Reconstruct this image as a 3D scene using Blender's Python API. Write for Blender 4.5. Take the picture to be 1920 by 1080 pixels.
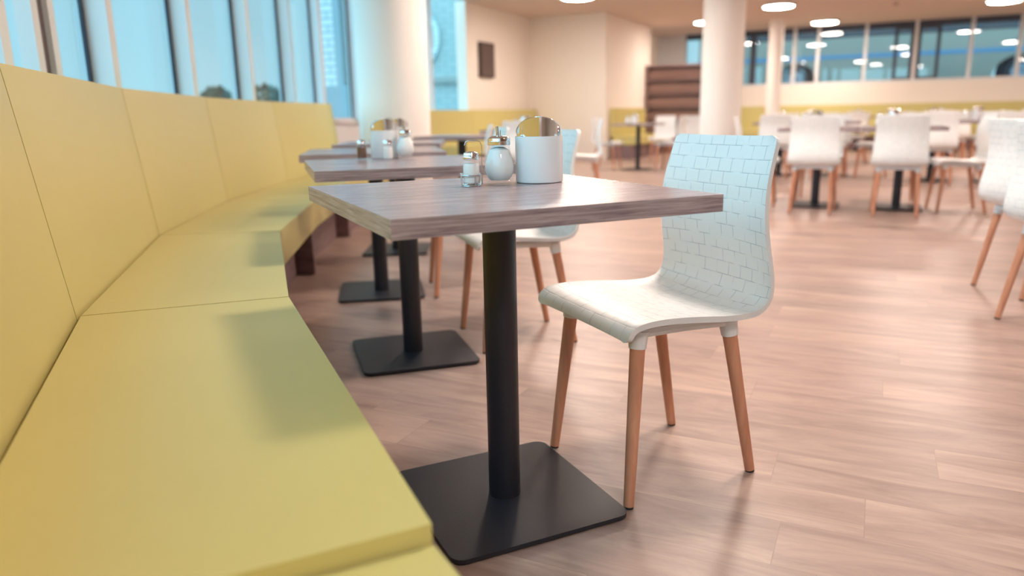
import bpy, bmesh, math, random
from mathutils import Vector, Matrix
random.seed(7)
C = bpy.context.scene.collection
SC = bpy.context.scene
PI = math.pi
for o in list(bpy.data.objects): bpy.data.objects.remove(o)

# ------------------------------------------------------------------ camera, world, exposure
CAM_H, PITCH, ROLL, FPX = .912, 13.0, -1.1, 1400.0
cam_d = bpy.data.cameras.new('camera'); cam = bpy.data.objects.new('camera', cam_d); C.objects.link(cam)
_p, _r = math.radians(PITCH), math.radians(ROLL)
_f = Vector((0, math.cos(_p), -math.sin(_p))); _u = Vector((0, math.sin(_p), math.cos(_p))); _x = Vector((1, 0, 0))
_rt = math.cos(_r)*_x + math.sin(_r)*_u; _up = -math.sin(_r)*_x + math.cos(_r)*_u
cam.matrix_world = Matrix(((_rt.x, _up.x, -_f.x, 0), (_rt.y, _up.y, -_f.y, 0), (_rt.z, _up.z, -_f.z, CAM_H), (0, 0, 0, 1)))
cam_d.sensor_width = 36; cam_d.lens = FPX/1920*36; cam_d.clip_start = .02; cam_d.clip_end = 300
cam_d.dof.use_dof = True; cam_d.dof.focus_distance = 1.72; cam_d.dof.aperture_fstop = 1.8
SC.camera = cam
SC.view_settings.view_transform = 'Standard'; SC.view_settings.look = 'None'
SC.view_settings.gamma = 1; SC.view_settings.use_curve_mapping = False
SC.view_settings.exposure = 0.06
SC.cycles.use_denoising = True
SC.cycles.max_bounces = 8; SC.cycles.diffuse_bounces = 4; SC.cycles.transparent_max_bounces = 12
SC.cycles.sample_clamp_indirect = 6; SC.cycles.caustics_reflective = False; SC.cycles.caustics_refractive = False

SKY_LOW, SKY_FILL = 1.0, 4.2
LAMP_POWER = 86.0
LAMP_COL = (1.0, .84, .73)
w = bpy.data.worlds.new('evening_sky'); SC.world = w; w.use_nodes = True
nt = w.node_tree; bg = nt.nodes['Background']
tc = nt.nodes.new('ShaderNodeTexCoord'); sp = nt.nodes.new('ShaderNodeSeparateXYZ'); cr = nt.nodes.new('ShaderNodeValToRGB')
nt.links.new(tc.outputs['Generated'], sp.inputs[0]); nt.links.new(sp.outputs['Z'], cr.inputs[0]); nt.links.new(cr.outputs[0], bg.inputs[0])
cr.color_ramp.elements[0].position = 0; cr.color_ramp.elements[0].color = (.46, .78, .88, 1)
cr.color_ramp.elements[1].position = .6; cr.color_ramp.elements[1].color = (.30, .66, .84, 1)
# added fill: unseen sky overhead and behind-left is brightened to light the room
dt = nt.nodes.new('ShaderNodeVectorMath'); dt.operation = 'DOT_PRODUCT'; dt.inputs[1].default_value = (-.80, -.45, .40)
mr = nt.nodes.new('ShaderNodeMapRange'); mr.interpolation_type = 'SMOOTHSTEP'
mr.inputs[1].default_value = .1; mr.inputs[2].default_value = .85; mr.inputs[3].default_value = SKY_LOW; mr.inputs[4].default_value = SKY_FILL
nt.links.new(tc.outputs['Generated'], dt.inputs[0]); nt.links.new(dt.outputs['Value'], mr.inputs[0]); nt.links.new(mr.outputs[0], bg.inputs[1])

# room axes: the far walls, the planks and the table rows run at an angle to the view
AX = math.radians(-25.8)
def UV(u, v, z=0.0): return Vector((u*math.cos(AX) - v*math.sin(AX), u*math.sin(AX) + v*math.cos(AX), z))
CEIL = 2.85

# ------------------------------------------------------------------ materials
def srgb(r, g, b):
    def l(c):
        c /= 255
        return c/12.92 if c <= .04045 else ((c + .055)/1.055)**2.4
    return (l(r), l(g), l(b), 1)
def mat(name, col, rough=.5, metal=0, bump=0, bscale=200, var=0, vscale=6, spec=.5, sheen=0):
    m = bpy.data.materials.new(name); m.use_nodes = True; n = m.node_tree; b = n.nodes['Principled BSDF']
    b.inputs['Base Color'].default_value = col; b.inputs['Roughness'].default_value = rough; b.inputs['Metallic'].default_value = metal
    b.inputs['Specular IOR Level'].default_value = spec
    t = n.nodes.new('ShaderNodeTexCoord')
    if bump:
        no = n.nodes.new('ShaderNodeTexNoise'); no.inputs['Scale'].default_value = bscale; no.inputs['Detail'].default_value = 4
        bp = n.nodes.new('ShaderNodeBump'); bp.inputs['Strength'].default_value = bump; bp.inputs['Distance'].default_value = .002
        n.links.new(t.outputs['Object'], no.inputs[0]); n.links.new(no.outputs[0], bp.inputs['Height']); n.links.new(bp.outputs[0], b.inputs['Normal'])
    if var:
        no = n.nodes.new('ShaderNodeTexNoise'); no.inputs['Scale'].default_value = vscale; no.inputs['Detail'].default_value = 3
        mx = n.nodes.new('ShaderNodeMix'); mx.data_type = 'RGBA'
        mx.inputs[6].default_value = col; mx.inputs[7].default_value = tuple(c*(1 - var) for c in col[:3]) + (1,)
        n.links.new(t.outputs['Object'], no.inputs[0]); n.links.new(no.outputs[0], mx.inputs[0]); n.links.new(mx.outputs[2], b.inputs['Base Color'])
    return m
def emis(name, col, s):
    m = bpy.data.materials.new(name); m.use_nodes = True; n = m.node_tree
    for x in list(n.nodes):
        if x.type != 'OUTPUT_MATERIAL': n.nodes.remove(x)
    e = n.nodes.new('ShaderNodeEmission'); e.inputs[0].default_value = (*col, 1); e.inputs[1].default_value = s
    n.links.new(e.outputs[0], [x for x in n.nodes if x.type == 'OUTPUT_MATERIAL'][0].inputs[0])
    return m
def window_glass(name='window_glass', k=.30, base=.045):
    m = bpy.data.materials.new(name); m.use_nodes = True; n = m.node_tree
    for x in list(n.nodes):
        if x.type != 'OUTPUT_MATERIAL': n.nodes.remove(x)
    t = n.nodes.new('ShaderNodeBsdfTransparent'); t.inputs[0].default_value = (.93, .98, 1, 1)
    g = n.nodes.new('ShaderNodeBsdfGlossy'); g.inputs['Roughness'].default_value = .02
    lw = n.nodes.new('ShaderNodeLayerWeight'); lw.inputs[0].default_value = .5
    pw = n.nodes.new('ShaderNodeMath'); pw.operation = 'POWER'; pw.inputs[1].default_value = 4; n.links.new(lw.outputs['Facing'], pw.inputs[0])
    mu = n.nodes.new('ShaderNodeMath'); mu.operation = 'MULTIPLY_ADD'; mu.inputs[1].default_value = k; mu.inputs[2].default_value = base
    n.links.new(pw.outputs[0], mu.inputs[0])
    x = n.nodes.new('ShaderNodeMixShader')
    n.links.new(mu.outputs[0], x.inputs[0]); n.links.new(t.outputs[0], x.inputs[1]); n.links.new(g.outputs[0], x.inputs[2])
    n.links.new(x.outputs[0], [y for y in n.nodes if y.type == 'OUTPUT_MATERIAL'][0].inputs[0])
    return m
def wood(name, c1, c2, rough, scale=(1, 14, 14), grain=.25, axis_rot=0, fine=1.0):
    m = bpy.data.materials.new(name); m.use_nodes = True; n = m.node_tree; b = n.nodes['Principled BSDF']
    b.inputs['Roughness'].default_value = rough
    t = n.nodes.new('ShaderNodeTexCoord'); mp = n.nodes.new('ShaderNodeMapping'); mp.inputs['Scale'].default_value = scale; mp.inputs['Rotation'].default_value = (0, 0, axis_rot)
    no = n.nodes.new('ShaderNodeTexNoise'); no.inputs['Scale'].default_value = 3*fine; no.inputs['Detail'].default_value = 9; no.inputs['Roughness'].default_value = .65; no.inputs['Distortion'].default_value = .4
    cr = n.nodes.new('ShaderNodeValToRGB'); cr.color_ramp.elements[0].position = .35; cr.color_ramp.elements[1].position = .68
    cr.color_ramp.elements[0].color = c2; cr.color_ramp.elements[1].color = c1
    bp = n.nodes.new('ShaderNodeBump'); bp.inputs['Strength'].default_value = grain; bp.inputs['Distance'].default_value = .001
    n.links.new(t.outputs['Object'], mp.inputs[0]); n.links.new(mp.outputs[0], no.inputs[0]); n.links.new(no.outputs[0], cr.inputs[0])
    n.links.new(cr.outputs[0], b.inputs['Base Color']); n.links.new(no.outputs[0], bp.inputs['Height']); n.links.new(bp.outputs[0], b.inputs['Normal'])
    return m
def laminate(name, c1, c2, rough):
    m = wood(name, c1, c2, rough, (2.2, 55, 55), .25, fine=1.0); n = m.node_tree; L = n.links.new
    mp = [x for x in n.nodes if x.type == 'MAPPING'][0]; t = [x for x in n.nodes if x.type == 'TEX_COORD'][0]
    sp = n.nodes.new('ShaderNodeSeparateXYZ'); cb = n.nodes.new('ShaderNodeCombineXYZ'); L(t.outputs['Object'], sp.inputs[0])
    L(sp.outputs['Y'], cb.inputs['X']); L(sp.outputs['X'], cb.inputs['Y']); L(sp.outputs['Z'], cb.inputs['Z'])
    sn = n.nodes.new('ShaderNodeSeparateXYZ'); L(t.outputs['Normal'], sn.inputs[0])
    ab = n.nodes.new('ShaderNodeMath'); ab.operation = 'ABSOLUTE'; L(sn.outputs['X'], ab.inputs[0])
    gt = n.nodes.new('ShaderNodeMath'); gt.operation = 'GREATER_THAN'; gt.inputs[1].default_value = .7; L(ab.outputs[0], gt.inputs[0])
    mx = n.nodes.new('ShaderNodeMix'); mx.data_type = 'VECTOR'; L(gt.outputs[0], mx.inputs[0]); L(t.outputs['Object'], mx.inputs[4]); L(cb.outputs[0], mx.inputs[5])
    L(mx.outputs[1], mp.inputs[0])
    return m
def floor_mat():
    m = bpy.data.materials.new('vinyl_planks'); m.use_nodes = True; n = m.node_tree; b = n.nodes['Principled BSDF']; L = n.links.new
    t = n.nodes.new('ShaderNodeTexCoord'); mp = n.nodes.new('ShaderNodeMapping'); mp.inputs['Rotation'].default_value = (0, 0, -AX); mp.inputs['Location'].default_value = (.55, .02, 0)
    L(t.outputs['Object'], mp.inputs[0])
    sx = n.nodes.new('ShaderNodeSeparateXYZ'); L(mp.outputs[0], sx.inputs[0])
    dv = n.nodes.new('ShaderNodeMath'); dv.operation = 'DIVIDE'; dv.inputs[1].default_value = .185; L(sx.outputs['Y'], dv.inputs[0])
    fo = n.nodes.new('ShaderNodeMath'); fo.operation = 'FLOOR'; L(dv.outputs[0], fo.inputs[0])
    wn_ = n.nodes.new('ShaderNodeTexWhiteNoise'); wn_.noise_dimensions = '1D'; L(fo.outputs[0], wn_.inputs['W'])
    ax = n.nodes.new('ShaderNodeMath'); ax.operation = 'MULTIPLY_ADD'; ax.inputs[1].default_value = 1.22; L(wn_.outputs['Value'], ax.inputs[0]); L(sx.outputs['X'], ax.inputs[2])
    cx_ = n.nodes.new('ShaderNodeCombineXYZ'); L(ax.outputs[0], cx_.inputs['X']); L(sx.outputs['Y'], cx_.inputs['Y'])
    br = n.nodes.new('ShaderNodeTexBrick'); br.offset = 0; br.inputs['Scale'].default_value = 1; br.inputs['Brick Width'].default_value = 1.22; br.inputs['Row Height'].default_value = .185
    br.inputs['Mortar Size'].default_value = .0009; br.inputs['Color1'].default_value = (0, 0, 0, 1); br.inputs['Color2'].default_value = (1, 1, 1, 1); br.inputs['Mortar'].default_value = (.3, .3, .3, 1)
    L(cx_.outputs[0], br.inputs[0])
    # grain, stretched along the planks and shifted per plank
    mp2 = n.nodes.new('ShaderNodeMapping'); mp2.inputs['Scale'].default_value = (1.2, 6.5, 1); L(mp.outputs[0], mp2.inputs[0])
    ad = n.nodes.new('ShaderNodeVectorMath'); ad.operation = 'MULTIPLY_ADD'; ad.inputs[1].default_value = (7, 7, 7); L(br.outputs['Color'], ad.inputs[0]); L(mp2.outputs[0], ad.inputs[2])
    no = n.nodes.new('ShaderNodeTexNoise'); no.inputs['Scale'].default_value = 1.9; no.inputs['Detail'].default_value = 11; no.inputs['Roughness'].default_value = .68; no.inputs['Distortion'].default_value = .7; L(ad.outputs[0], no.inputs[0])
    cr = n.nodes.new('ShaderNodeValToRGB'); e = cr.color_ramp.elements
    e[0].position = .28; e[0].color = srgb(150, 125, 115); e[1].position = .70; e[1].color = srgb(198, 174, 160)
    k = cr.color_ramp.elements.new(.5); k.color = srgb(178, 153, 142)
    L(no.outputs[0], cr.inputs[0])
    mx = n.nodes.new('ShaderNodeMix'); mx.data_type = 'RGBA'; mx.blend_type = 'MULTIPLY'; mx.inputs[0].default_value = 1
    c2 = n.nodes.new('ShaderNodeValToRGB'); c2.color_ramp.elements[0].color = (.82, .80, .80, 1); c2.color_ramp.elements[1].color = (1.06, 1.03, 1.0, 1)
    L(br.outputs['Color'], c2.inputs[0]); L(cr.outputs[0], mx.inputs[6]); L(c2.outputs[0], mx.inputs[7])
    m2 = n.nodes.new('ShaderNodeMix'); m2.data_type = 'RGBA'; m2.inputs[7].default_value = srgb(140, 116, 104)
    ms = n.nodes.new('ShaderNodeMath'); ms.operation = 'MULTIPLY'; ms.inputs[1].default_value = .55; L(br.outputs['Fac'], ms.inputs[0])
    L(ms.outputs[0], m2.inputs[0]); L(mx.outputs[2], m2.inputs[6]); L(m2.outputs[2], b.inputs['Base Color'])
    b.inputs['Roughness'].default_value = .38; b.inputs['Specular IOR Level'].default_value = .5
    bp = n.nodes.new('ShaderNodeBump'); bp.inputs['Strength'].default_value = .12; bp.inputs['Distance'].default_value = .002; L(no.outputs[0], bp.inputs['Height']); L(bp.outputs[0], b.inputs['Normal'])
    return m
def weave_mat():
    m = bpy.data.materials.new('woven_plastic'); m.use_nodes = True; n = m.node_tree; b = n.nodes['Principled BSDF']; L = n.links.new
    t = n.nodes.new('ShaderNodeTexCoord')
    br = n.nodes.new('ShaderNodeTexBrick'); br.offset = .5; br.inputs['Scale'].default_value = 1; br.inputs['Brick Width'].default_value = .047; br.inputs['Row Height'].default_value = .0335
    br.inputs['Mortar Size'].default_value = .0007; br.inputs['Mortar Smooth'].default_value = .2
    w_ = n.nodes.new('ShaderNodeTexNoise'); w_.inputs['Scale'].default_value = 22; w_.inputs['Detail'].default_value = 1
    L(t.outputs['UV'], br.inputs[0]); L(t.outputs['UV'], w_.inputs[0])
    # the slots are open only here and there along the strips
    gt = n.nodes.new('ShaderNodeMapRange'); gt.inputs[1].default_value = .38; gt.inputs[2].default_value = .55; L(w_.outputs[0], gt.inputs[0])
    sl = n.nodes.new('ShaderNodeMath'); sl.operation = 'MULTIPLY'; L(br.outputs['Fac'], sl.inputs[0]); L(gt.outputs[0], sl.inputs[1])
    mx = n.nodes.new('ShaderNodeMix'); mx.data_type = 'RGBA'; mx.inputs[6].default_value = srgb(244, 244, 243); mx.inputs[7].default_value = srgb(172, 178, 186)
    L(sl.outputs[0], mx.inputs[0]); L(mx.outputs[2], b.inputs['Base Color'])
    b2 = n.nodes.new('ShaderNodeTexBrick'); b2.offset = .5; b2.inputs['Scale'].default_value = 1; b2.inputs['Brick Width'].default_value = .047; b2.inputs['Row Height'].default_value = .0335
    b2.inputs['Mortar Size'].default_value = .0035; b2.inputs['Mortar Smooth'].default_value = 1; L(t.outputs['UV'], b2.inputs[0])
    bp = n.nodes.new('ShaderNodeBump'); bp.invert = True; bp.inputs['Strength'].default_value = .35; bp.inputs['Distance'].default_value = .0012
    L(b2.outputs['Fac'], bp.inputs['Height']); L(bp.outputs[0], b.inputs['Normal'])
    b.inputs['Roughness'].default_value = .38
    return m
def thin_glass():
    m = window_glass('clear_glass', .4, .025)
    for x in m.node_tree.nodes:
        if x.type == 'BSDF_TRANSPARENT': x.inputs[0].default_value = (.99, .995, .995, 1)
    return m
M = dict(
    leather=mat('chartreuse_leather', srgb(208, 196, 126), .38, bump=.10, bscale=420, var=.06, vscale=3),
    plinth=wood('plinth_wood', srgb(150, 124, 124), srgb(118, 94, 96), .55, (2, 2, 12)),
    table=laminate('grey_oak_laminate', srgb(184, 166, 166), srgb(122, 104, 108), .26),
    blackmetal=mat('black_powder_coat', srgb(33, 34, 42), .42, bump=.25, bscale=600),
    weave=weave_mat(), 
    socket=mat('white_socket', srgb(226, 228, 230), .45),
    beech=wood('beech', srgb(216, 156, 124), srgb(192, 128, 98), .5, (10, 10, .8), .1),
    cap=mat('black_foot', srgb(30, 28, 28), .6),
    chrome=mat('chrome', (.86, .87, .88, 1), .06, 1), steel=mat('steel_wire', (.7, .7, .72, 1), .18, 1),
    porcelain=mat('white_porcelain', srgb(236, 236, 238), .25), glass=thin_glass(),
    sugar=mat('sugar', srgb(250, 250, 248), .9, bump=.5, bscale=900), salt=mat('salt', srgb(250, 250, 248), .9, bump=.4, bscale=900), pepper=mat('pepper', srgb(120, 84, 66), .9, bump=.4, bscale=900),
    wall=mat('cream_wall', srgb(242, 233, 222), .85, bump=.05, bscale=120), ceiling=mat('ceiling_paint', srgb(220, 202, 190), .9), column=mat('column_paint', srgb(242, 236, 230), .75),
    frame=mat('window_frame_white', srgb(226, 226, 226), .45), gasket=mat('window_gasket', srgb(38, 48, 66), .5), darkframe=mat('dark_sash', srgb(62, 66, 80), .5),
    brownsash=mat('brown_sash', srgb(92, 78, 80), .5),
    pane=window_glass(), farpane=window_glass('far_window_glass', .6, .06), floor=floor_mat(), slat=wood('dark_slat_wood', srgb(166, 140, 138), srgb(130, 104, 104), .5, (1, 12, 12)),
    board=mat('notice_board', srgb(78, 62, 58), .6), trim=mat('lamp_trim', srgb(232, 230, 226), .4), lamp=emis('lamp_diffuser', LAMP_COL, LAMP_POWER),
    bus=mat('bus_paint', srgb(164, 158, 146), .4), busblue=mat('bus_stripe', srgb(90, 150, 190), .4), rubber=mat('tyre', srgb(26, 30, 38), .8), hub=mat('wheel_hub', srgb(150, 165, 180), .4, .4), busglass=mat('bus_glass', srgb(30, 44, 60), .1),
    asphalt=mat('asphalt', srgb(120, 130, 132), .9, var=.2), stone=mat('kerb_stone', srgb(165, 170, 168), .9), bluewall=None, leaf=mat('leaf', srgb(58, 92, 70), .6, var=.4), bark=mat('bark', srgb(80, 70, 60), .9),
    grey=mat('grey_panel', srgb(176, 182, 182), .8), paleblue=mat('pale_blue_plaster', srgb(150, 180, 190), .9), smoke=mat('smoke_detector', srgb(200, 176, 165), .6))
def brickmat(name, c1, mortar, bw, rh):
    m = mat(name, c1, .8); n = m.node_tree; b = n.nodes['Principled BSDF']
    t = n.nodes.new('ShaderNodeTexCoord'); br = n.nodes.new('ShaderNodeTexBrick'); br.inputs['Scale'].default_value = 1
    br.inputs['Brick Width'].default_value = bw; br.inputs['Row Height'].default_value = rh; br.inputs['Mortar Size'].default_value = rh*.13
    br.inputs['Color1'].default_value = c1; br.inputs['Color2'].default_value = tuple(x*.92 for x in c1[:3]) + (1,); br.inputs['Mortar'].default_value = mortar
    mp = n.nodes.new('ShaderNodeMapping'); mp.inputs['Rotation'].default_value = (PI/2, 0, 0)
    n.links.new(t.outputs['Object'], mp.inputs[0]); n.links.new(mp.outputs[0], br.inputs[0]); n.links.new(br.outputs['Color'], b.inputs['Base Color'])
    return m
M['whitebrick'] = brickmat('white_block', srgb(232, 240, 240), srgb(140, 180, 190), .5, .115)
M['bluebrick'] = brickmat('blue_block', srgb(186, 200, 200), srgb(150, 172, 178), .42, .14)

# ------------------------------------------------------------------ mesh helpers
def link(name, me, m, parent=None, loc=(0, 0, 0), rz=0):
    if m and not me.materials: me.materials.append(m)
    o = bpy.data.objects.new(name, me); C.objects.link(o); o.location = loc; o.rotation_euler = (0, 0, rz)
    if parent: o.parent = parent
    return o
def finish(bm, name, smooth=False, bevel=0, seg=2, angle=.6):
    if bevel:
        ed = [e for e in bm.edges if len(e.link_faces) == 2 and e.calc_face_angle(0) > angle]
        bmesh.ops.bevel(bm, geom=ed, offset=bevel, segments=seg, profile=.5, affect='EDGES', clamp_overlap=True)
    bmesh.ops.recalc_face_normals(bm, faces=bm.faces)
    me = bpy.data.meshes.new(name); bm.to_mesh(me); bm.free()
    if smooth:
        for p in me.polygons: p.use_smooth = True
        try: me.set_sharp_from_angle(angle=math.radians(40))
        except Exception: pass
    return me
def b_box(bm, x0, x1, y0, y1, z0, z1, mtx=None):
    vs = [bm.verts.new((x, y, z)) for z in (z0, z1) for y in (y0, y1) for x in (x0, x1)]
    for f in ((0, 2, 3, 1), (4, 5, 7, 6), (0, 1, 5, 4), (2, 6, 7, 3), (0, 4, 6, 2), (1, 3, 7, 5)): bm.faces.new([vs[i] for i in f])
    if mtx: bmesh.ops.transform(bm, matrix=mtx, verts=vs)
    return vs
def box(name, d, m, parent=None, bevel=0, loc=(0, 0, 0), rz=0, seg=2):
    bm = bmesh.new(); b_box(bm, *d); return link(name, finish(bm, name, bevel > 0, bevel, seg), m, parent, loc, rz)
def b_prism(bm, pts, z0, z1):
    a = [bm.verts.new((p[0], p[1], z0)) for p in pts]; b = [bm.verts.new((p[0], p[1], z1)) for p in pts]; n = len(pts)
    bm.faces.new(a[::-1]); bm.faces.new(b)
    for i in range(n): bm.faces.new((a[i], a[(i+1) % n], b[(i+1) % n], b[i]))
def prism(name, pts, z0, z1, m, parent=None, bevel=0, seg=2):
    bm = bmesh.new(); b_prism(bm, pts, z0, z1); return link(name, finish(bm, name, bevel > 0, bevel, seg), m, parent)
def hexa(bm, p8):
    vs = [bm.verts.new(p) for p in p8]
    for f in ((0, 3, 2, 1), (4, 5, 6, 7), (0, 1, 5, 4), (1, 2, 6, 5), (2, 3, 7, 6), (3, 0, 4, 7)): bm.faces.new([vs[i] for i in f])
def b_lathe(bm, prof, seg=40, sx=1, sy=1, cx=0, cy=0, cap0=True, cap1=True):
    rings = [[bm.verts.new((cx + r*sx*math.cos(2*PI*k/seg), cy + r*sy*math.sin(2*PI*k/seg), z)) for k in range(seg)] for r, z in prof]
    for a, b in zip(rings, rings[1:]):
        for k in range(seg): bm.faces.new((a[k], a[(k+1) % seg], b[(k+1) % seg], b[k]))
    if cap0: bm.faces.new(rings[0][::-1])
    if cap1: bm.faces.new(rings[-1])
def lathe(name, prof, m, parent=None, seg=40, sx=1, sy=1, cx=0, cy=0, smooth=True, closed=True):
    bm = bmesh.new(); b_lathe(bm, prof, seg, sx, sy, cx, cy, closed, closed); return link(name, finish(bm, name, smooth), m, parent)
def b_tube(bm, path, r, seg=10, r2=None):
    path = [Vector(p) for p in path]; rings = []; n = len(path)
    d0 = (path[1] - path[0]).normalized(); ref = Vector((0, 0, 1)) if abs(d0.z) < .9 else Vector((1, 0, 0)); s = d0.cross(ref).normalized()
    for i, p in enumerate(path):
        d = (path[min(i+1, n-1)] - path[max(i-1, 0)]).normalized(); s = (s - d*s.dot(d)).normalized(); t = d.cross(s)
        rr = r if r2 is None else r + (r2 - r)*i/(n-1)
        rings.append([bm.verts.new(p + rr*(math.cos(2*PI*k/seg)*s + math.sin(2*PI*k/seg)*t)) for k in range(seg)])
    for a, b in zip(rings, rings[1:]):
        for k in range(seg): bm.faces.new((a[k], a[(k+1) % seg], b[(k+1) % seg], b[k]))
    bm.faces.new(rings[0][::-1]); bm.faces.new(rings[-1])
def tube(name, path, r, m, parent=None, seg=12, r2=None):
    bm = bmesh.new(); b_tube(bm, path, r, seg, r2); return link(name, finish(bm, name, True), m, parent)
def empty(name, loc=(0, 0, 0), rz=0):
    o = bpy.data.objects.new(name, None); C.objects.link(o); o.location = loc; o.rotation_euler = (0, 0, rz); o.empty_display_size = .1; return o
def tag(o, label, cat, group=None):
    o['label'] = label; o['category'] = cat
    if group: o['group'] = group
    elif 'group' in o: del o['group']
    return o
def struct(o, label=None, cat=None):
    o['kind'] = 'structure'
    if label: o['label'] = label
    if cat: o['category'] = cat
    return o
def kids(o): return [x for x in CH.get(o.name, [])]
CH = {}
def index_children():
    CH.clear()
    for o in bpy.data.objects:
        if o.parent: CH.setdefault(o.parent.name, []).append(o)
def copy_tree(o, loc, rz, label, cat, group=None):
    r = o.copy(); C.objects.link(r); r.location = loc; r.rotation_euler = (0, 0, rz)
    tag(r, label, cat, group)
    for ch in CH.get(o.name, []):
        c = ch.copy(); C.objects.link(c); c.parent = r
        for g in CH.get(ch.name, []):
            d = g.copy(); C.objects.link(d); d.parent = c
    return r
def V2(x, y): return Vector((x, y, 0))

# ------------------------------------------------------------------ room shell
BACK = [(.85, -1.75), (.15, -.64), (-.55, .57), (-1.062, 1.787), (-1.47, 3.127), (-1.68, 4.493), (-1.72, 5.9), (-1.56, 7.15)]   # foot of the bench backrests
FAC = [V2(1.1, -2.9), V2(.52, -2.0), V2(-.24, -.865), V2(-.953, .369), V2(-1.485, 1.635), V2(-1.909, 3.027), V2(-2.128, 4.453), V2(-2.18, 5.93), V2(-2.2, 9.3), UV(-6.57, 10.0)]
tvA = UV(-6.57, 11.95); FAC.append(tvA)
RIGHT_U, BACK_V = 10.0, -4.3
outline = [FAC[0]] + FAC[1:] + [UV(-6.57, 14.65), UV(-4.94, 14.65), UV(-4.94, 17.96), UV(-5.35, 17.96), UV(-5.35, 20.17), UV(RIGHT_U, 20.17), UV(RIGHT_U, BACK_V), UV(FAC[0].x*math.cos(AX) + FAC[0].y*math.sin(AX), BACK_V)]
fl = struct(prism('floor', [(p.x, p.y) for p in outline], -.12, 0, M['floor']))
struct(prism('ceiling', [(p.x, p.y) for p in outline], CEIL, CEIL + .2, M['ceiling']))
def wall_seg(name, a, b, z0, z1, th, m, parent=None):
    """slab from a to b, thickness th to the left of a->b"""
    d = (b - a).normalized(); nrm = Vector((-d.y, d.x, 0))*th
    return prism(name, [(p.x, p.y) for p in (a, b, b + nrm, a + nrm)], z0, z1, m, parent)
# walls (going round with the room on the right hand side)
struct(wall_seg('wall_screen_side', tvA, UV(-6.57, 14.65), 0, CEIL, .2, M['wall']))
struct(wall_seg('wall_niche', UV(-6.57, 14.65), UV(-4.94, 14.65), 0, CEIL, .2, M['wall']))
struct(wall_seg('wall_far_side', UV(-4.94, 14.85), UV(-4.94, 17.96), 0, CEIL, .22, M['wall']))
struct(wall_seg('wall_recess', UV(-5.35, 17.96), UV(-5.35, 20.17), 0, CEIL, .2, M['wall']))
struct(wall_seg('wall_far', UV(-5.35, 20.17), UV(RIGHT_U, 20.17), 0, 1.5, .25, M['wall']))
struct(wall_seg('wall_right', UV(RIGHT_U, 20.17), UV(RIGHT_U, BACK_V), 0, CEIL, .2, M['wall']))
struct(wall_seg('wall_back', UV(RIGHT_U, BACK_V), outline[-1], 0, CEIL, .2, M['wall']))
struct(wall_seg('wall_back_side', outline[-1], FAC[0], 0, CEIL, .2, M['wall']))
# parapet below the left windows
arc = [0]
for a, b in zip(FAC, FAC[1:]): arc.append(arc[-1] + (b - a).length)
off0 = arc[2]
def fpt(s):
    s += off0
    for i in range(len(FAC)-1):
        if s <= arc[i+1] or i == len(FAC)-2:
            t = (s - arc[i])/(arc[i+1] - arc[i]); return FAC[i].lerp(FAC[i+1], t), (FAC[i+1] - FAC[i]).normalized()
SILL = .85
bm = bmesh.new()
def parapet(bm, a, b):
    d = (b - a).normalized(); nr = Vector((-d.y, d.x, 0))
    b_prism(bm, [(p.x, p.y) for p in (a, b, b + nr*.14, a + nr*.14)], 0, SILL)
    b_prism(bm, [(p.x, p.y) for p in (a - nr*.04, b - nr*.04, b + nr*.16, a + nr*.16)], SILL, SILL + .03)
for a, b in zip(FAC[:-1], FAC[1:-1]): parapet(bm, a, b)
struct(link('wall_window_side', finish(bm, 'wall_window_side'), M['frame']))
bm = bmesh.new(); parapet(bm, FAC[-2], FAC[-1]); struct(link('wall_below_side_window', finish(bm, 'wall_below_side_window'), M['frame']))

# left window bays: a post at each end, glass between, some with an opening sash
posts = [-2.45 + 1.25*k for k in range(13)]
L_end = arc[-1] - off0
wn = 0
for k in range(len(posts)):
    s0 = posts[k]; s1 = min(posts[k] + 1.25, L_end - .02)
    if s0 > L_end - .1: break
    wn += 1
    W = struct(empty('window_%d' % wn, (0, 0, 0)))
    p0, d0 = fpt(s0); p1, d1 = fpt(s1)
    d = (p1 - p0).normalized(); nr = Vector((-d.y, d.x, 0))
    bm = bmesh.new()
    def fbox(s_a, s_b, n_a, n_b, z0, z1):
        q = [p0 + d*s_a + nr*n_a, p0 + d*s_b + nr*n_a, p0 + d*s_b + nr*n_b, p0 + d*s_a + nr*n_b]
        b_prism(bm, [(v.x, v.y) for v in q], z0, z1)
    Lb = (p1 - p0).length
    fbox(-.035, .035, -.11, .04, SILL + .03, CEIL)                 # post
    fbox(.035, Lb - .035, -.02, .04, SILL + .03, SILL + .07); fbox(.035, Lb - .035, -.02, .04, CEIL - .07, CEIL)
    if k == len(posts)-1 or s1 >= L_end - .03: fbox(Lb - .07, Lb, -.11, .04, SILL + .03, CEIL)
    link('window_frame', finish(bm, 'window_frame'), M['frame'], W)
    bm = bmesh.new(); fbox(.035, Lb - .036, .012, .020, SILL + .07, CEIL - .07); link('pane', finish(bm, 'pane'), M['pane'], W)
    bm = bmesh.new(); fbox(Lb - .066, Lb - .036, -.004, .011, SILL + .07, CEIL - .07); link('gasket', finish(bm, 'gasket'), M['gasket'], W)
    if k in (4, 5):                                              # bays with an opening sash close to the camera
        bm = bmesh.new()
        a0, a1 = (.50, .62) if k == 4 else (.50, .60)
        fbox(a0, a1, -.03, .011, SILL + .09, CEIL - .07); link('sash', finish(bm, 'sash'), M['brownsash'], W)
        bm = bmesh.new(); fbox(a0 - .07, a0 - .005, -.05, .011, SILL + .09, CEIL - .07); fbox(a1 + .005, a1 + .07, -.05, .011, SILL + .09, CEIL - .07); link('sash', finish(bm, 'sash'), M['frame'], W)

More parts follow.
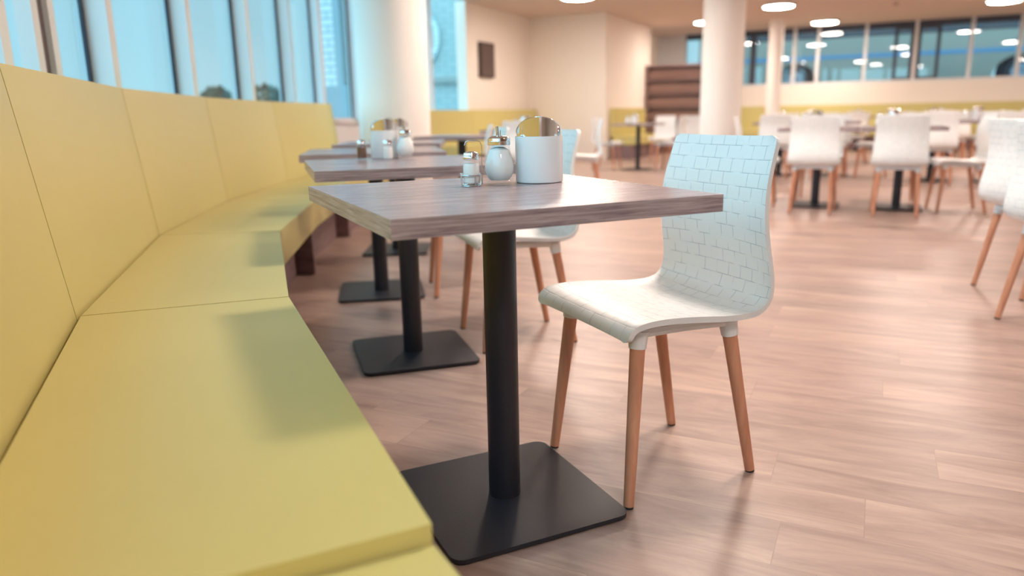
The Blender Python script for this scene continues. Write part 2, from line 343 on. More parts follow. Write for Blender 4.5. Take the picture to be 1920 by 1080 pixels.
# far window band (sill at 1.5 m, up to the ceiling)
fu = [(-5.05, 1), (-3.2, 1), (-1.98, 1), (-1.44, 1), (-.40, 1), (.64, 2), (1.74, 1), (2.66, 1), (3.9, 1), (5.1, 1), (6.3, 1), (7.5, 1), (8.7, 1), (RIGHT_U - .04, 1)]
for i in range(len(fu)-1):
    u0, u1 = fu[i][0], fu[i+1][0]
    W = struct(empty('window_%d' % (wn + 1 + i), UV(u0, 20.17, 0), AX)); Lw = u1 - u0
    bm = bmesh.new()
    b_box(bm, -.035, .035, -.02, .22, 1.5, CEIL); b_box(bm, .035, Lw - .035, .0, .22, 1.5, 1.56)
    if i == 0: b_box(bm, -.30, -.035, -.02, .22, 1.5, CEIL); b_box(bm, .035, .42, .0, .2, 1.56, CEIL)
    if i == len(fu)-2: b_box(bm, Lw - .035, Lw + .035, -.02, .22, 1.5, CEIL)
    link('window_frame', finish(bm, 'window_frame'), M['frame'], W)
    box('window_header', (.035, Lw - .035, .02, .20, CEIL - .13, CEIL), M['darkframe'], W)
    x0 = .42 if i == 0 else .035
    box('pane', (x0, Lw - .035, .09, .10, 1.56, CEIL - .13), M['farpane'], W)
    sash = {4: (.60, Lw - .035), 5: (.035, .50)}.get(i)
    if sash:
        a, b = sash; bm = bmesh.new(); z0, z1 = 1.56, CEIL - .13; t_ = .075
        b_box(bm, a, a + t_, .03, .12, z0, z1); b_box(bm, b - t_, b, .03, .12, z0, z1); b_box(bm, a + t_, b - t_, .03, .12, z0, z0 + t_*.7); b_box(bm, a + t_, b - t_, .03, .12, z1 - t_*.7, z1)
        link('sash', finish(bm, 'sash'), M['darkframe'], W)
    if i == 1: box('sash', (.18, .32, .03, .10, 1.56, CEIL - .13), M['darkframe'], W)

# round columns
def column(x, y, r, name_label):
    t = lathe('round_column', [(r, 0), (r, CEIL)], M['column'], seg=64)
    t.location = (x, y, 0); struct(t); tag(t, name_label, 'column'); return t
column(-1.115, 7.5, .345, 'thick white round column just past the end of the curved bench')
column(3.19, 11.55, .30, 'cream round column behind the back of the nearest white chair')
column(5.95, 17.3, .155, 'thin cream round pillar in front of the far window band')

# ------------------------------------------------------------------ ceiling lamps (round, flush)
def make_lamp():
    t = empty('ceiling_lamp')
    lathe('trim_ring', [(.29, 0), (.30, -.01), (.295, -.05), (.27, -.055), (.265, -.045), (.265, 0)], M['trim'], t, 48)
    lathe('diffuser', [(.262, -.012), (.262, -.05), (.22, -.062), (.12, -.068), (.02, -.07)], M['lamp'], t, 48)
    return t
lamp0 = make_lamp(); index_children()
LAMPS = [((1.19, 13.2), 'round glowing ceiling lamp nearest the corner with the wall screen'), ((5.08, 14.75), 'large round glowing ceiling lamp just right of the big round column'),
         ((7.10, 17.55), 'round glowing ceiling lamp close to the far window band, right of the thin pillar'), ((9.2, 14.6), 'round glowing ceiling lamp at the right of the room, cut by the frame'),
         ((4.36, 17.1), 'small glowing ceiling lamp seen left of the big round column')]
for (x, y) in ((.95, 2.6), (1.7, 5.4), (.5, 7.3), (1.3, 10.4), (4.6, 7.6), (8.2, 5.6), (8.6, 9.8), (5.9, 11.2), (12.2, 7.5), (12.6, 13.0), (5.6, -.6), (1.0, -1.3)):
    LAMPS.append(((x, y), 'round ceiling lamp of the dining room above the upper edge of the picture'))
for i, ((x, y), lb) in enumerate(LAMPS):
    g = 'round ceiling lamps of the dining room'
    if i == 0: lamp0.location = (x, y, CEIL); tag(lamp0, lb, 'lamp', g)
    else: copy_tree(lamp0, (x, y, CEIL), 0, lb, 'lamp', g)
sd = lathe('smoke_detector', [(.06, 0), (.06, -.02), (.045, -.04), (.02, -.045)], M['smoke'], seg=24); sd.location = (7.35, 14.9, CEIL)
tag(sd, 'small round smoke detector on the ceiling between the glowing lamps', 'detector')

# ------------------------------------------------------------------ curved bench, one unit per panel
FRONT = []
for i, p in enumerate(BACK):
    a = Vector(BACK[max(i-1, 0)]); b = Vector(BACK[min(i+1, len(BACK)-1)]); d = (b - a).normalized()
    FRONT.append((p[0] + d.y*.475, p[1] - d.x*.475))
FRONT[2] = (-.098, .785); FRONT[3] = (-.60, 1.95); FRONT[4] = (-.985, 3.16); FRONT[5] = (-1.15, 4.42)
labels = ['nearest yellow-green bench unit, its low seat corner at the bottom picture edge',
          'long yellow-green bench unit beside the nearest table, filling the left foreground',
          'yellow-green bench unit second along the curve, seat beside the second table',
          'yellow-green bench unit third along the curve, its seat ending at the dark panel legs',
          'yellow-green bench unit fourth along the curve, behind the left corners of the tables',
          'last yellow-green bench unit of the curve, ending beside the thick white column', ]
def bench_unit(i, label):
    A, B = Vector(BACK[i]), Vector(BACK[i+1]); FA, FB = Vector(FRONT[i]), Vector(FRONT[i+1])
    t = empty('bench_unit', ((A.x + FB.x)/2, (A.y + FB.y)/2, 0)); o0 = t.location.copy()
    tag(t, label, 'bench', 'curved window bench')
    zt = .45 if i > 1 else .425
    P = lambda v, z: Vector((v.x, v.y, z)) - o0
    d = (B - A).normalized(); out = Vector((-d.y, d.x))
    g = .003
    A2, B2, FA2, FB2 = A + (FA-A)*-.008 + d*g, B + (FB-B)*-.008 - d*g, FA + d*g, FB - d*g
    # seat cushion, slightly crowned
    bm = bmesh.new()
    hexa(bm, [P(v, zt - .155) for v in (A2, FA2, FB2, B2)] + [P(v, zt) for v in (A2, FA2, FB2, B2)])
    seat = link('seat_cushion', finish(bm, 'seat_cushion', True, .021, 5), M['leather'], t)
    # backrest leaning outwards
    zb, ztop, lean, th = zt - .12, 1.05, .09, .085
    oa = (Vector(A) - Vector(FA)).normalized(); ob = (Vector(B) - Vector(FB)).normalized()
    A3, B3 = A + d*g, B - d*g
    bm = bmesh.new()
    hexa(bm, [P(v, z) for v, z in ((A3, zb), (B3, zb), (B3 + ob*th, zb), (A3 + oa*th, zb), (A3 + oa*lean, ztop), (B3 + ob*lean, ztop), (B3 + ob*(lean + th), ztop), (A3 + oa*(lean + th), ztop))])
    link('backrest', finish(bm, 'backrest', True, .018, 5), M['leather'], t)
    # recessed plinth and end boards
    q = [A + (FA-A)*.1 + d*.03, A + (FA-A)*.72 + d*.03, B + (FB-B)*.72 - d*.03, B + (FB-B)*.1 - d*.03]
    bm = bmesh.new(); hexa(bm, [P(v, 0) for v in q] + [P(v, zt - .155) for v in q]); link('plinth', finish(bm, 'plinth'), M['plinth'], t)
    for (E0, E1, sgn) in ((A, FA, 1), (B, FB, -1)):
        q = [E0, E0 + (E1-E0)*.93, E0 + (E1-E0)*.93 + d*.024*sgn, E0 + d*.024*sgn]
        q = [v + d*.003*sgn for v in q]
        bm = bmesh.new(); hexa(bm, [P(v, 0) for v in q] + [P(v, zt - .155) for v in q]); link('side_board', finish(bm, 'side_board'), M['plinth'], t)
    return t
for i in range(1, 7): bench_unit(i, labels[i-1])

# straight benches along the far walls
def straight_bench(a, b, n, name_labels, group):
    L = (b - a).length; d = (b - a).normalized(); ang = math.atan2(d.y, d.x); ul = L/n
    t = empty('bench_unit'); e = .004
    bm = bmesh.new(); b_box(bm, e, ul - e, -.60, -.08, .29, .45); link('seat_cushion', finish(bm, 'seat_cushion', True, .02, 3), M['leather'], t)
    bm = bmesh.new(); hexa(bm, [(e, -.10, .44), (ul - e, -.10, .44), (ul - e, -.02, .44), (e, -.02, .44), (e, -.09, 1.02), (ul - e, -.09, 1.02), (ul - e, -.015, 1.02), (e, -.015, 1.02)])
    link('backrest', finish(bm, 'backrest', True, .015, 3), M['leather'], t)
    box('plinth', (.03, ul - .03, -.5, -.05, 0, .29), M['plinth'], t)
    index_children()
    for k in range(n):
        p = a + d*ul*k
        if k == 0: t.location = p; t.rotation_euler = (0, 0, ang); tag(t, name_labels[0], 'bench', group)
        else: copy_tree(t, p, ang, name_labels[min(k, len(name_labels)-1)], 'bench', group)
straight_bench(UV(-6.50, 10.4), UV(-6.50, 14.60), 3, ['yellow-green bench unit below the window right of the thick white column', 'yellow-green bench unit against the cream wall below the dark wall screen', 'yellow-green bench unit in the corner right of the dark wall screen'], 'bench along the wall with the screen')
straight_bench(UV(-4.94, 14.9), UV(-4.94, 17.3), 2, ['short yellow-green bench unit beside the projecting wall corner, centre background', 'short yellow-green bench unit beside the brown slatted partition'], 'short bench beside the partition')
straight_bench(UV(-3.3, 20.17), UV(9.3, 20.17), 7, ['yellow-green bench unit at the far wall right beside the big round column', 'yellow-green bench unit below the far windows, right of the thin pillar'] + ['yellow-green bench unit in the far row below the window band'], 'bench along the far window wall')

# ------------------------------------------------------------------ pedestal table
def make_table():
    t = empty('pedestal_table')
    bm = bmesh.new(); b_box(bm, -.345, .345, -.362+.022, .362+.022, .715, .75); link('tabletop', finish(bm, 'tabletop', True, .0015, 2), M['table'], t)
    lathe('column', [(.038, .015), (.038, .713)], M['blackmetal'], t, 40)
    bm = bmesh.new(); r = .03; pts = []
    for cx, cy, a0 in ((.218-r, .225-r, 0), (-.218+r, .225-r, 90), (-.218+r, -.225+r, 180), (.218-r, -.225+r, 270)):
        for k in range(6): a = math.radians(a0 + 18*k); pts.append((cx + r*math.cos(a), cy + r*math.sin(a)))
    b_prism(bm, pts, .006, .016)
    link('base_plate', finish(bm, 'base_plate', True, .003, 2), M['blackmetal'], t)
    bm = bmesh.new(); b_box(bm, -.15, .15, -.15, .15, .705, .714); link('mounting_plate', finish(bm, 'mounting_plate', True, .002, 1), M['blackmetal'], t)
    for sx in (-1, 1):
        for sy in (-1, 1): lathe('floor_glide', [(.012, 0), (.012, .0065)], M['cap'], t, 12, cx=sx*.165, cy=sy*.185)
    return t
table0 = make_table()

# ------------------------------------------------------------------ shell chair, facing local +X
PROF = [(.243, .417), (.241, .430), (.232, .441), (.215, .448), (.185, .452), (.14, .453), (.08, .450), (.01, .444), (-.05, .438), (-.10, .434), (-.145, .434),
        (-.175, .442), (-.196, .458), (-.208, .48), (-.213, .51), (-.211, .55), (-.204, .60), (-.198, .65), (-.196, .70), (-.199, .74), (-.206, .78), (-.215, .82), (-.222, .853)]
PROF = [(x*.88 if x > 0 else x + .010, z) for x, z in PROF]
def catmull(P, n):
    out = []
    for i in range(len(P)-1):
        p0, p1, p2, p3 = P[max(i-1, 0)], P[i], P[i+1], P[min(i+2, len(P)-1)]
        for k in range(n):
            t = k/n; out.append(tuple(.5*((2*p1[j]) + (-p0[j]+p2[j])*t + (2*p0[j]-5*p1[j]+4*p2[j]-p3[j])*t*t + (-p0[j]+3*p1[j]-3*p2[j]+p3[j])*t**3) for j in (0, 1)))
    out.append(P[-1]); return out
def make_chair():
    t = empty('dining_chair')
    P = catmull(PROF, 3); n = len(P); s = [0]
    for a, b in zip(P, P[1:]): s.append(s[-1] + math.dist(a, b))
    S = s[-1]; NW = 18; TH = .011
    bm = bmesh.new(); uvl = bm.loops.layers.uv.new('UVMap')
    front, rear, uvs = [], [], {}
    for i, (x, z) in enumerate(P):
        a = P[max(i-1, 0)]; b = P[min(i+1, n-1)]; tx, tz = b[0]-a[0], b[1]-a[1]; l = math.hypot(tx, tz); nx, nz = tz/l, -tx/l   # normal to the sitter's side
        k = s[i]/S
        wd = .222 - .030*max(0, (k - .45)/.55)            # half width
        # rounded corners at both ends
        e = min(s[i], S - s[i]); rc = .017
        if e < rc: wd -= rc - math.sqrt(max(0, rc*rc - (rc - e)**2))
        dish = .016*math.exp(-((k - .72)/.25)**2) + .006
        rf, rb = [], []
        for j in range(NW + 1):
            q = -1 + 2*j/NW; y = q*wd; dd = dish*q*q
            lip = .004*max(0, abs(q) - .94)/.06
            v = bm.verts.new((x + nx*(dd + lip), y, z + nz*(dd + lip))); uvs[v] = (y + .5, s[i]); rf.append(v)
            v = bm.verts.new((x + nx*(dd - TH), y*(.985), z + nz*(dd - TH))); uvs[v] = (y + .5, s[i]); rb.append(v)
        front.append(rf); rear.append(rb)
    def F(*v, edge=False):
        f = bm.faces.new(v)
        for lp in f.loops: lp[uvl].uv = (.0235, .0167) if edge else uvs[lp.vert]
    for i in range(n-1):
        for j in range(NW):
            F(front[i][j], front[i+1][j], front[i+1][j+1], front[i][j+1]); F(rear[i][j+1], rear[i+1][j+1], rear[i+1][j], rear[i][j])
        F(front[i][0], rear[i][0], rear[i+1][0], front[i+1][0], edge=True); F(front[i+1][NW], rear[i+1][NW], rear[i][NW], front[i][NW], edge=True)
    for j in range(NW):
        F(front[0][j+1], rear[0][j+1], rear[0][j], front[0][j], edge=True); F(front[-1][j], rear[-1][j], rear[-1][j+1], front[-1][j+1], edge=True)
    bmesh.ops.recalc_face_normals(bm, faces=bm.faces)
    me = bpy.data.meshes.new('shell')
    bm.to_mesh(me); bm.free()
    for p in me.polygons: p.use_smooth = True
    me.set_sharp_from_angle(angle=math.radians(60))
    link('shell', me, M['weave'], t)
    # moulded under-frame carrying the sockets
    TOPS = [(.155, .158, .395), (.155, -.158, .395), (-.118, .150, .388), (-.118, -.150, .388)]
    FEET = [(.192, .188), (.192, -.188), (-.192, .168), (-.192, -.168)]
    bm = bmesh.new()
    for sy in (1, -1):
        b_tube(bm, [(.16, sy*.158, .418), (.02, sy*.156, .418), (-.125, sy*.15, .410)], .013, 8)
    b_tube(bm, [(.155, -.158, .418), (.155, .158, .418)], .013, 8); b_tube(bm, [(-.118, -.15, .410), (-.118, .15, .410)], .013, 8)
    link('under_frame', finish(bm, 'under_frame', True), M['socket'], t)
    for (tx, ty, tz), (fx, fy) in zip(TOPS, FEET):
        top = Vector((tx, ty, tz)); ft = Vector((fx, fy, .006)); d = (ft - top).normalized()
        lg = tube('leg', [top, top.lerp(ft, .35), top.lerp(ft, .7), ft], .0182, M['beech'], t, 20, .0125)
        tube('socket', [top - d*.028, top - d*.012, top + d*.012], .024, M['socket'], lg, 20, .0205)
        tube('foot_cap', [ft - d*.001, ft + d*.0055], .0118, M['cap'], lg, 16)
    return t
chair0 = make_chair(); index_children()
CG = 'white woven shell chairs with wooden legs'
_first = {'c': True, 't': True}
def chair(x, y, deg, label, group=CG):
    if _first['c']:
        _first['c'] = False; chair0.location = (x, y, 0); chair0.rotation_euler = (0, 0, math.radians(deg)); return tag(chair0, label, 'chair', group)
    return copy_tree(chair0, (x, y, 0), math.radians(deg), label, 'chair', group)
def table(x, y, deg, label, group='square pedestal tables'):
    if _first['t']:
        _first['t'] = False; table0.location = (x, y, 0); table0.rotation_euler = (0, 0, math.radians(deg)); return tag(table0, label, 'table', group)
    return copy_tree(table0, (x, y, 0), math.radians(deg), label, 'table', group)

table(-.027, 1.667, 25.0, 'nearest square grey wood table on a black pedestal, in sharp focus')
table(-.395, 2.83, 17.4, 'second square grey wood table along the bench, directly behind the nearest one')
table(-.70, 3.92, 10, 'third square grey wood table along the bench, its black base behind the second')
table(-.80, 5.20, 2, 'fourth square grey wood table along the curved bench')
table(-.42, 6.75, -10, 'dark-edged wood table beyond the bench tables, before the yellow wall bench')

chair(.364, 1.857, 204.3, 'nearest white woven chair at the sharp foreground table, its back tinted blue')
chair(.02, 3.05, 197.0, 'white chair at the second table, half hidden behind the white bin and black post')
chair(-.235, 3.985, 190, 'white chair at the third table, behind the sugar dispenser')
chair(-.33, 5.26, 183, 'white chair at the fourth table, rising above the sugar dispenser')
chair(2.624, 3.656, 5, 'white chair cut by the right edge, the one further back of the two')
chair(2.339, 3.013, 5, 'front white chair cut by the right edge of the picture')

V = math.degrees(AX)
VD = 90 + V
table(2.97, 7.28, V, 'left one of two joined wood tables behind the pair of chair backs at right', 'square pedestal tables')
table(3.60, 6.96, V, 'right one of two joined wood tables behind the pair of chair backs at right', 'square pedestal tables')
chair(2.76, 6.84, VD, 'left one of the two white chairs seen from behind at the joined tables')
chair(3.37, 6.53, VD, 'right one of the two white chairs seen from behind at the joined tables')
chair(4.015, 6.72, 164, 'white chair in side view at the right end of the joined tables')
chair(2.46, 7.54, V + 4, 'white chair at the left end of the joined tables, behind the blue-tinted chair back')
chair(3.17, 7.74, VD + 180, 'left white chair on the far side of the joined tables')
chair(3.80, 7.42, VD + 180, 'right white chair on the far side of the joined tables')

# second rank of tables
table(2.12, 12.5, V, 'wood table with black post in the centre background, before the short bench')
chair(1.63, 12.70, V, 'white chair at the left of the centre background table')
chair(2.62, 12.30, 150, 'white chair at the right of the centre background table')
chair(3.15, 13.1, VD + 20, 'white chair standing before the slatted partition, just left of the round column')
chair(2.95, 14.6, VD + 180, 'white chair tight against the slatted partition, centre background')
table(.12, 8.95, V, 'wood table in the background hidden behind the white bin')
chair(.86, 8.75, 178, 'white side-view chair in the background right of the white bin')
chair(.19, 8.40, VD, 'white chair in the background straight behind the white bin')
FARG = 'blurred white chairs of the rows before the far window wall'
FT = 'blurred wood tables of the rows before the far window wall'
rows = [(-.9, 11.55), (1.0, 11.0), (2.75, 10.3), (-1.2, 14.6), (.7, 14.2), (2.6, 13.6), (-2.0, 18.7), (-.4, 18.7), (1.2, 18.7), (2.8, 18.7), (4.4, 18.7)]
for (u, v) in rows:
    near_wall = v > 18
    for k in ((0,) if near_wall else (-.35, .35)):
        p = UV(u + k, v); table(p.x, p.y, V, 'wood table in the blurred rows before the far window wall', FT)
        for sv in ((-1,) if near_wall else (-1, 1)):
            q = UV(u + k + random.uniform(-.03, .03), v + sv*(.46 + random.uniform(0, .06)))
            chair(q.x, q.y, VD + (0 if sv < 0 else 180) + random.uniform(-5, 5), 'white chair in the blurred rows before the far window wall', FARG)
    if not near_wall:
        q = UV(u + .86, v); chair(q.x, q.y, 180 + V + random.uniform(-4, 4), 'white chair in the blurred rows before the far window wall', FARG)

# ------------------------------------------------------------------ things on the tables
def make_bin(open_=False):
    t = empty('table_bin'); R = .0585; Hh = .112
    lathe('body', [(.0, .0), (R-.004, 0), (R-.001, .002), (R, .006), (R, Hh), (R-.003, Hh), (R-.003, .006), (0, .006)], M['porcelain'], t, 64, closed=False)
    # lid: chrome drum cut by a barrel vault
    bm = bmesh.new(); n = 72; r = R - .0035
    hz = lambda x: Hh + .008 + .038*math.sqrt(max(0, 1 - (x/(r*1.0))**2))
    def ring(rad, fz):
        return [bm.verts.new((rad*math.cos(2*PI*k/n), rad*math.sin(2*PI*k/n), fz(rad*math.cos(2*PI*k/n)))) for k in range(n)]
    lo = ring(r, lambda x: Hh - .012); up = ring(r, hz); rr = [lo, up]
    for f_ in (.97, .9, .8, .65, .5, .35, .2, .08): rr.append(ring(r*f_, lambda x, f_=f_: hz(x) + .0008))
    for a, b in zip(rr, rr[1:]):
        for k in range(n): bm.faces.new((a[k], a[(k+1) % n], b[(k+1) % n], b[k]))
    bm.faces.new(rr[-1])
    me = finish(bm, 'lid', True); link('lid', me, M['chrome'], t)
    bm = bmesh.new(); path = []
    for k in range(33):
        a = PI*k/32; x = r*math.cos(a)
        path.append((x, -math.sqrt(max(0, r*r - x*x)) - .0002, hz(x)))
    b_tube(bm, path, .0011, 6); link('lid_rim', finish(bm, 'lid_rim', True), M['chrome'], t)
    return t
def make_sugar():
    t = empty('sugar_dispenser')
    out = [(.020, 0), (.0275, .001), (.0285, .006), (.0325, .016), (.0375, .03), (.0385, .042), (.0355, .056), (.0295, .072), (.0265, .086), (.0255, .096), (.0255, .099)]
    inn = [(r - .0022, z) for r, z in out[::-1] if z > .005] + [(.0235, .008), (.001, .007)]
    bm = bmesh.new(); b_lathe(bm, out + inn, 48); link('glass_body', finish(bm, 'glass_body', True), M['glass'], t)
    sg = [(.001, .0085), (.0225, .0095), (.0292, .017), (.0340, .03), (.0350, .042), (.0330, .053), (.0268, .072), (.0242, .082), (.012, .088), (.001, .089)]
    lathe('sugar', sg, M['sugar'], t, 40)
    lathe('lid', [(.0265, .093), (.0275, .094), (.0275, .1005), (.0258, .102), (.0275, .1035), (.0268, .109), (.021, .1135), (.01, .115), (.001, .1155)], M['chrome'], t, 40)
    bm = bmesh.new(); b_tube(bm, [(-.002, 0, .112), (-.003, 0, .125), (-.004, 0, .137)], .0042, 14, .0036); b_tube(bm, [(.0035, -.001, .112), (.004, -.001, .128)], .0013, 8)
    link('spout', finish(bm, 'spout', True), M['steel'], t)
    return t
def make_shaker(fill, nm):
    t = empty(nm)
    out = [(.018, 0), (.0205, .002), (.0215, .01), (.0215, .045), (.0200, .053), (.0165, .059), (.0160, .063)]
    inn = [(r - .002, z) for r, z in out[::-1] if z > .005] + [(.017, .005), (.001, .005)]
    bm = bmesh.new(); b_lathe(bm, out + inn, 36); link('glass_body', finish(bm, 'glass_body', True), M['glass'], t)
    lathe('filling', [(.001, .0056), (.0170, .0056), (.0188, .011), (.0188, .044), (.0178, .050), (.001, .0515)], fill, t, 30)
    lathe('cap', [(.0175, .059), (.0182, .060), (.0182, .0665), (.0172, .068), (.0182, .0695), (.0165, .075), (.010, .078), (.001, .079)], M['chrome'], t, 30)
    return t
def make_caddy():
    t = empty('cruet_stand'); bm = bmesh.new(); r = .0014
    def loop(cx, cy, R, z, n=24): 
        pts = [(cx + R*math.cos(2*PI*k/n), cy + R*math.sin(2*PI*k/n), z) for k in range(n + 1)]; b_tube(bm, pts, r, 6)
    for cy in (-.0265, .0265):
        loop(0, cy, .0245, .026); loop(0, cy, .0215, .0016)
        for a in (20, 110, 200, 290):
            x, y = math.cos(math.radians(a)), math.sin(math.radians(a))
            b_tube(bm, [(x*.0215, cy + y*.0215, .0016), (x*.0245, cy + y*.0245, .006), (x*.0245, cy + y*.0245, .026)], r*.9, 6)
    link('wire_basket', finish(bm, 'wire_basket', True), M['steel'], t)
    bm = bmesh.new(); b_tube(bm, [(.0268, -.012, .0016), (.0268, -.012, .05), (.0268, -.010, .094), (.0235, -.008, .1025), (.016, -.006, .105), (-.004, 0, .105), (-.010, .003, .102), (-.013, .004, .094)], .0012, 8)
    link('handle', finish(bm, 'handle', True), M['steel'], t)
    return t
bin0 = make_bin(); sug0 = make_sugar(); salt0 = make_shaker(M['salt'], 'salt_shaker'); pep0 = make_shaker(M['pepper'], 'pepper_shaker'); cad0 = make_caddy(); index_children()
TZ = .7503
bin0.location = (.073, 1.868, TZ); bin0.rotation_euler = (0, 0, math.radians(-4)); tag(bin0, 'white porcelain table bin with domed chrome lid on the nearest table', 'bin', 'table bins')
sug0.location = (-.025, 1.836, TZ); tag(sug0, 'glass sugar dispenser with chrome lid and spout on the nearest table', 'dispenser', 'sugar dispensers')
cad0.location = (-.094, 1.812, TZ); cad0.rotation_euler = (0, 0, math.radians(6)); tag(cad0, 'wire cruet stand with tall handle on the nearest table', 'stand', 'cruet stands')
r6 = math.radians(6)
salt0.location = (-.094 + .0265*math.sin(r6), 1.812 - .0265*math.cos(r6), TZ + .003); tag(salt0, 'glass salt shaker full of white salt in the wire stand on the nearest table', 'shaker', 'table shakers')
pep0.location = (-.595, 3.06, TZ); tag(pep0, 'small brown-filled glass shaker at the left of the second table set', 'shaker', 'table shakers')
copy_tree(salt0, (-.478, 2.985, TZ), 0, 'white-filled glass shaker on the second table, in front of the white bin there', 'shaker', 'table shakers')
copy_tree(sug0, (-.425, 3.10, TZ), 0, 'glass sugar dispenser on the second table, blurred', 'dispenser', 'sugar dispensers')
copy_tree(bin0, (-.515, 3.15, TZ), .3, 'white table bin with chrome lid on the second table', 'bin', 'table bins')
copy_tree(bin0, (-.60, 4.12, TZ), .2, 'white table bin on the third table, seen behind the set of the second', 'bin', 'table bins')
copy_tree(bin0, (-.86, 5.45, TZ), .2, 'white table bin on the fourth table', 'bin', 'table bins')
def setof(x, y, where, grp=True):
    copy_tree(bin0, (x, y, TZ), random.uniform(0, 3), 'white table bin on ' + where, 'bin', 'table bins')
    copy_tree(sug0, (x - .11, y + .03, TZ), random.uniform(0, 3), 'sugar dispenser on ' + where, 'dispenser', 'sugar dispensers')
setof(2.98, 7.40, 'the left joined table behind the pair of chair backs')
setof(3.55, 7.06, 'the right joined table behind the pair of chair backs')
setof(2.05, 12.45, 'the centre background table before the short bench')
setof(.20, 9.05, 'the background table behind the nearest white bin')
for (u, v) in rows:
    p = UV(u + (0 if v > 18 else .1), v + .05); setof(p.x, p.y, 'a table in the blurred rows before the far window wall')

# ------------------------------------------------------------------ wall screen, partition
t = empty('wall_screen', UV(-6.57, 12.64, 0), AX)
box('casing', (.002, .06, -.275, .275, 1.60, 2.21), M['board'], t, .006)
box('display', (.06, .064, -.25, .25, 1.63, 2.18), mat('screen_glass', srgb(84, 66, 62), .3), t)
tag(t, 'dark upright rectangular screen hanging on the cream wall, left of centre', 'screen')
t = empty('slatted_partition', UV(-4.92, 17.45, 0), AX)
Wd = 1.35
for x0 in (0, Wd - .05): box('upright', (x0, x0 + .05, 0, .26, 0, 1.93), M['slat'], t, .003)
box('top_board', (0, Wd, -.01, .27, 1.93, 1.97), M['slat'], t, .003)
box('back_panel', (.05, Wd - .05, .20, .22, 0, 1.93), M['slat'], t)
for k in range(6): box('shelf', (.05, Wd - .05, 0, .20, .08 + .31*k, .11 + .31*k), M['slat'], t)
for k in range(6): box('front_board', (.05, Wd - .05, .09, .105, .13 + .31*k, .30 + .31*k), mat('lighter_board_%d' % k, srgb(158, 128, 120), .5) if k == 0 else bpy.data.materials['lighter_board_0'], t)
tag(t, 'brown wooden slatted partition standing left of the big round column', 'partition')

# ------------------------------------------------------------------ outside
struct(box('ground', (-60, 60, -20, 90, -.2, -.13), M['asphalt']))
gs = bmesh.new(); pts = [UV(-9.5, 20.6), UV(30, 20.6), UV(30, 45), UV(-9.5, 45)]; b_prism(gs, [(p.x, p.y) for p in pts], -.13, 1.25)
struct(link('ground_street', finish(gs, 'ground_street'), M['asphalt']))
def bus():
    t = empty('bus', UV(-4.9, 23.0, 1.25), AX); Lb = 12.0; wheels = (2.7, 8.0)
    bm = bmesh.new(); out = [(0, .30)]
    for wx in wheels:
        for k in range(17):
            a = PI - PI*k/16; out.append((wx + .60*math.cos(a), .36 + .56*math.sin(a)))
    out += [(Lb, .30), (Lb, 2.95), (Lb - .15, 3.1), (.15, 3.1), (0, 2.95)]
    a = [bm.verts.new((x, 0, z)) for x, z in out]; b = [bm.verts.new((x, 2.45, z)) for x, z in out]; n = len(out)
    bm.faces.new(a); bm.faces.new(b[::-1])
    for i in range(n): bm.faces.new((a[i], b[i], b[(i+1) % n], a[(i+1) % n]))
    link('body', finish(bm, 'body'), M['bus'], t)
    box('stripe', (.02, Lb - .02, -.012, -.001, 1.0, 1.10), M['busblue'], t)
    box('window_band', (.3, Lb - .3, -.012, -.001, 1.55, 2.6), M['busglass'], t)
    for wx in wheels:
        bm = bmesh.new(); b_lathe(bm, [(.30, 0), (.46, .01), (.50, .05), (.50, .24), (.46, .28), (.30, .28)], 40)
        bmesh.ops.rotate(bm, cent=(0, 0, 0), matrix=Matrix.Rotation(PI/2, 3, 'X'), verts=bm.verts)
        wh = link('wheel', finish(bm, 'wheel', True), M['rubber'], t); wh.location = (wx, .33, .50)
        bm = bmesh.new(); b_lathe(bm, [(.02, -.03), (.12, -.05), (.14, .02), (.26, .04), (.29, .0), (.29, .25)], 32)
        bmesh.ops.rotate(bm, cent=(0, 0, 0), matrix=Matrix.Rotation(-PI/2, 3, 'X'), verts=bm.verts)
        h = link('hub', finish(bm, 'hub', True), M['hub'], wh); h.location = (0, -.31, 0)
    tag(t, 'grey-green bus with dark wheels and a blue stripe parked outside the far windows', 'bus')
bus()
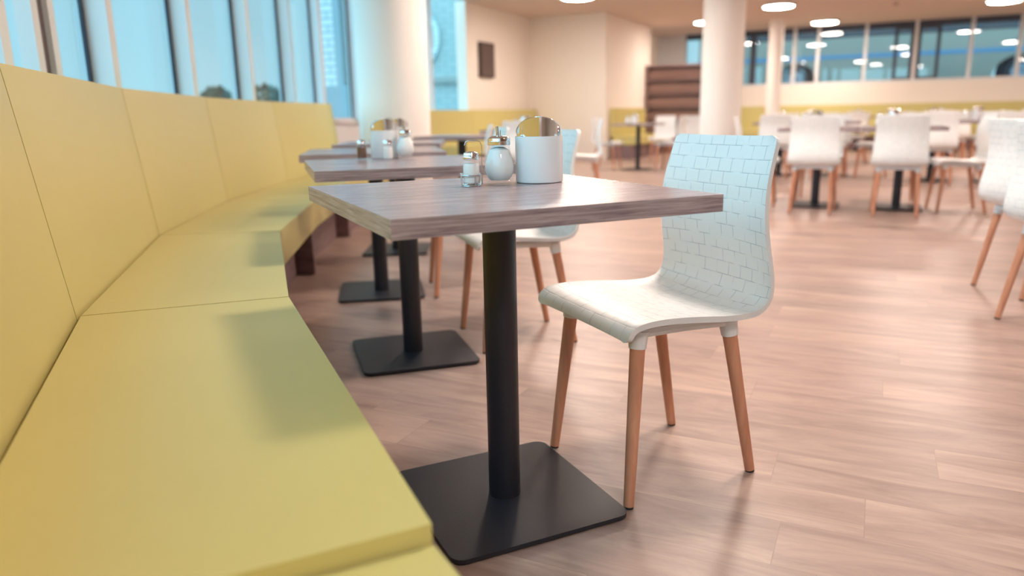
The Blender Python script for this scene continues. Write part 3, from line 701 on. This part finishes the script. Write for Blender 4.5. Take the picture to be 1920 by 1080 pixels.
# buildings past the left windows
t = empty('outside_building', (-2.72, 21.5, -.13), math.radians(-12))
box('wall', (-2.2, 3.0, 0, 4, 0, 8.0), M['bluebrick'], t)
bm = bmesh.new()
for k in range(48):
    a0, a1 = 2*PI*k/48, 2*PI*(k+1)/48
    hexa(bm, [(r*math.cos(a), y, 3.15 + r*math.sin(a)) for y in (-.09, 0) for (r, a) in ((.78, a0), (.92, a0), (.92, a1), (.78, a1))])
link('round_rim', finish(bm, 'round_rim'), M['whitebrick'], t)
bm = bmesh.new(); b_lathe(bm, [(.77, 0), (.77, .05)], 48); bmesh.ops.rotate(bm, cent=(0, 0, 0), matrix=Matrix.Rotation(PI/2, 3, 'X'), verts=bm.verts)
o = link('round_panel', finish(bm, 'round_panel'), M['grey'], t); o.location = (0, 0, 3.15)
box('ledge', (-2.2, 3.0, -.12, 0, 1.95, 2.12), M['stone'], t)
tag(t, 'pale building with round grey panel, seen through the window right of the thick column', 'building')
t = empty('outside_pier', (-3.13, 14.0, -.13), math.radians(-10))
box('plinth', (-.3, .3, -.2, .2, 0, 1.62), M['paleblue'], t)
box('shaft', (-.24, .10, -.15, .15, 1.62, 6), M['whitebrick'], t)
box('edge_strip', (.10, .22, -.15, .15, 1.62, 6), M['paleblue'], t)
tag(t, 'white block pier on blue base outside, seen just left of the thick column', 'pier')
def shrub(x, y, h, r, label):
    t = empty('shrub', (x, y, -.13)); z0 = h + .13
    tube('stem', [(0, 0, 0), (.02, .01, z0*.5), (0, 0, z0 - r)], .03, M['bark'], t, 8, .015)
    bm = bmesh.new()
    for k in range(520):
        a, b_ = random.uniform(0, 2*PI), math.acos(random.uniform(-1, 1)); q = r*random.uniform(.55, 1)**.5
        c = Vector((q*math.sin(b_)*math.cos(a), q*math.sin(b_)*math.sin(a), z0 - r + .85*q*math.cos(b_)))
        e = Vector((random.gauss(0, 1), random.gauss(0, 1), random.gauss(0, 1))).normalized(); f = e.orthogonal().normalized(); l = random.uniform(.05, .09)
        vs = [bm.verts.new(c + v) for v in (-e*l, f*l*.45 + e.cross(f)*.008, e*l, -f*l*.45 + e.cross(f)*.008)]; bm.faces.new(vs)
    link('foliage', finish(bm, 'foliage'), M['leaf'], t)
    tag(t, label, 'shrub', 'shrubs outside the left windows')
shrub(-5.75, 15.2, 1.62, .30, 'small round dark shrub outside the left window, the left one')
shrub(-4.75, 15.0, 1.66, .42, 'wider dark shrub outside the left window, the right one')
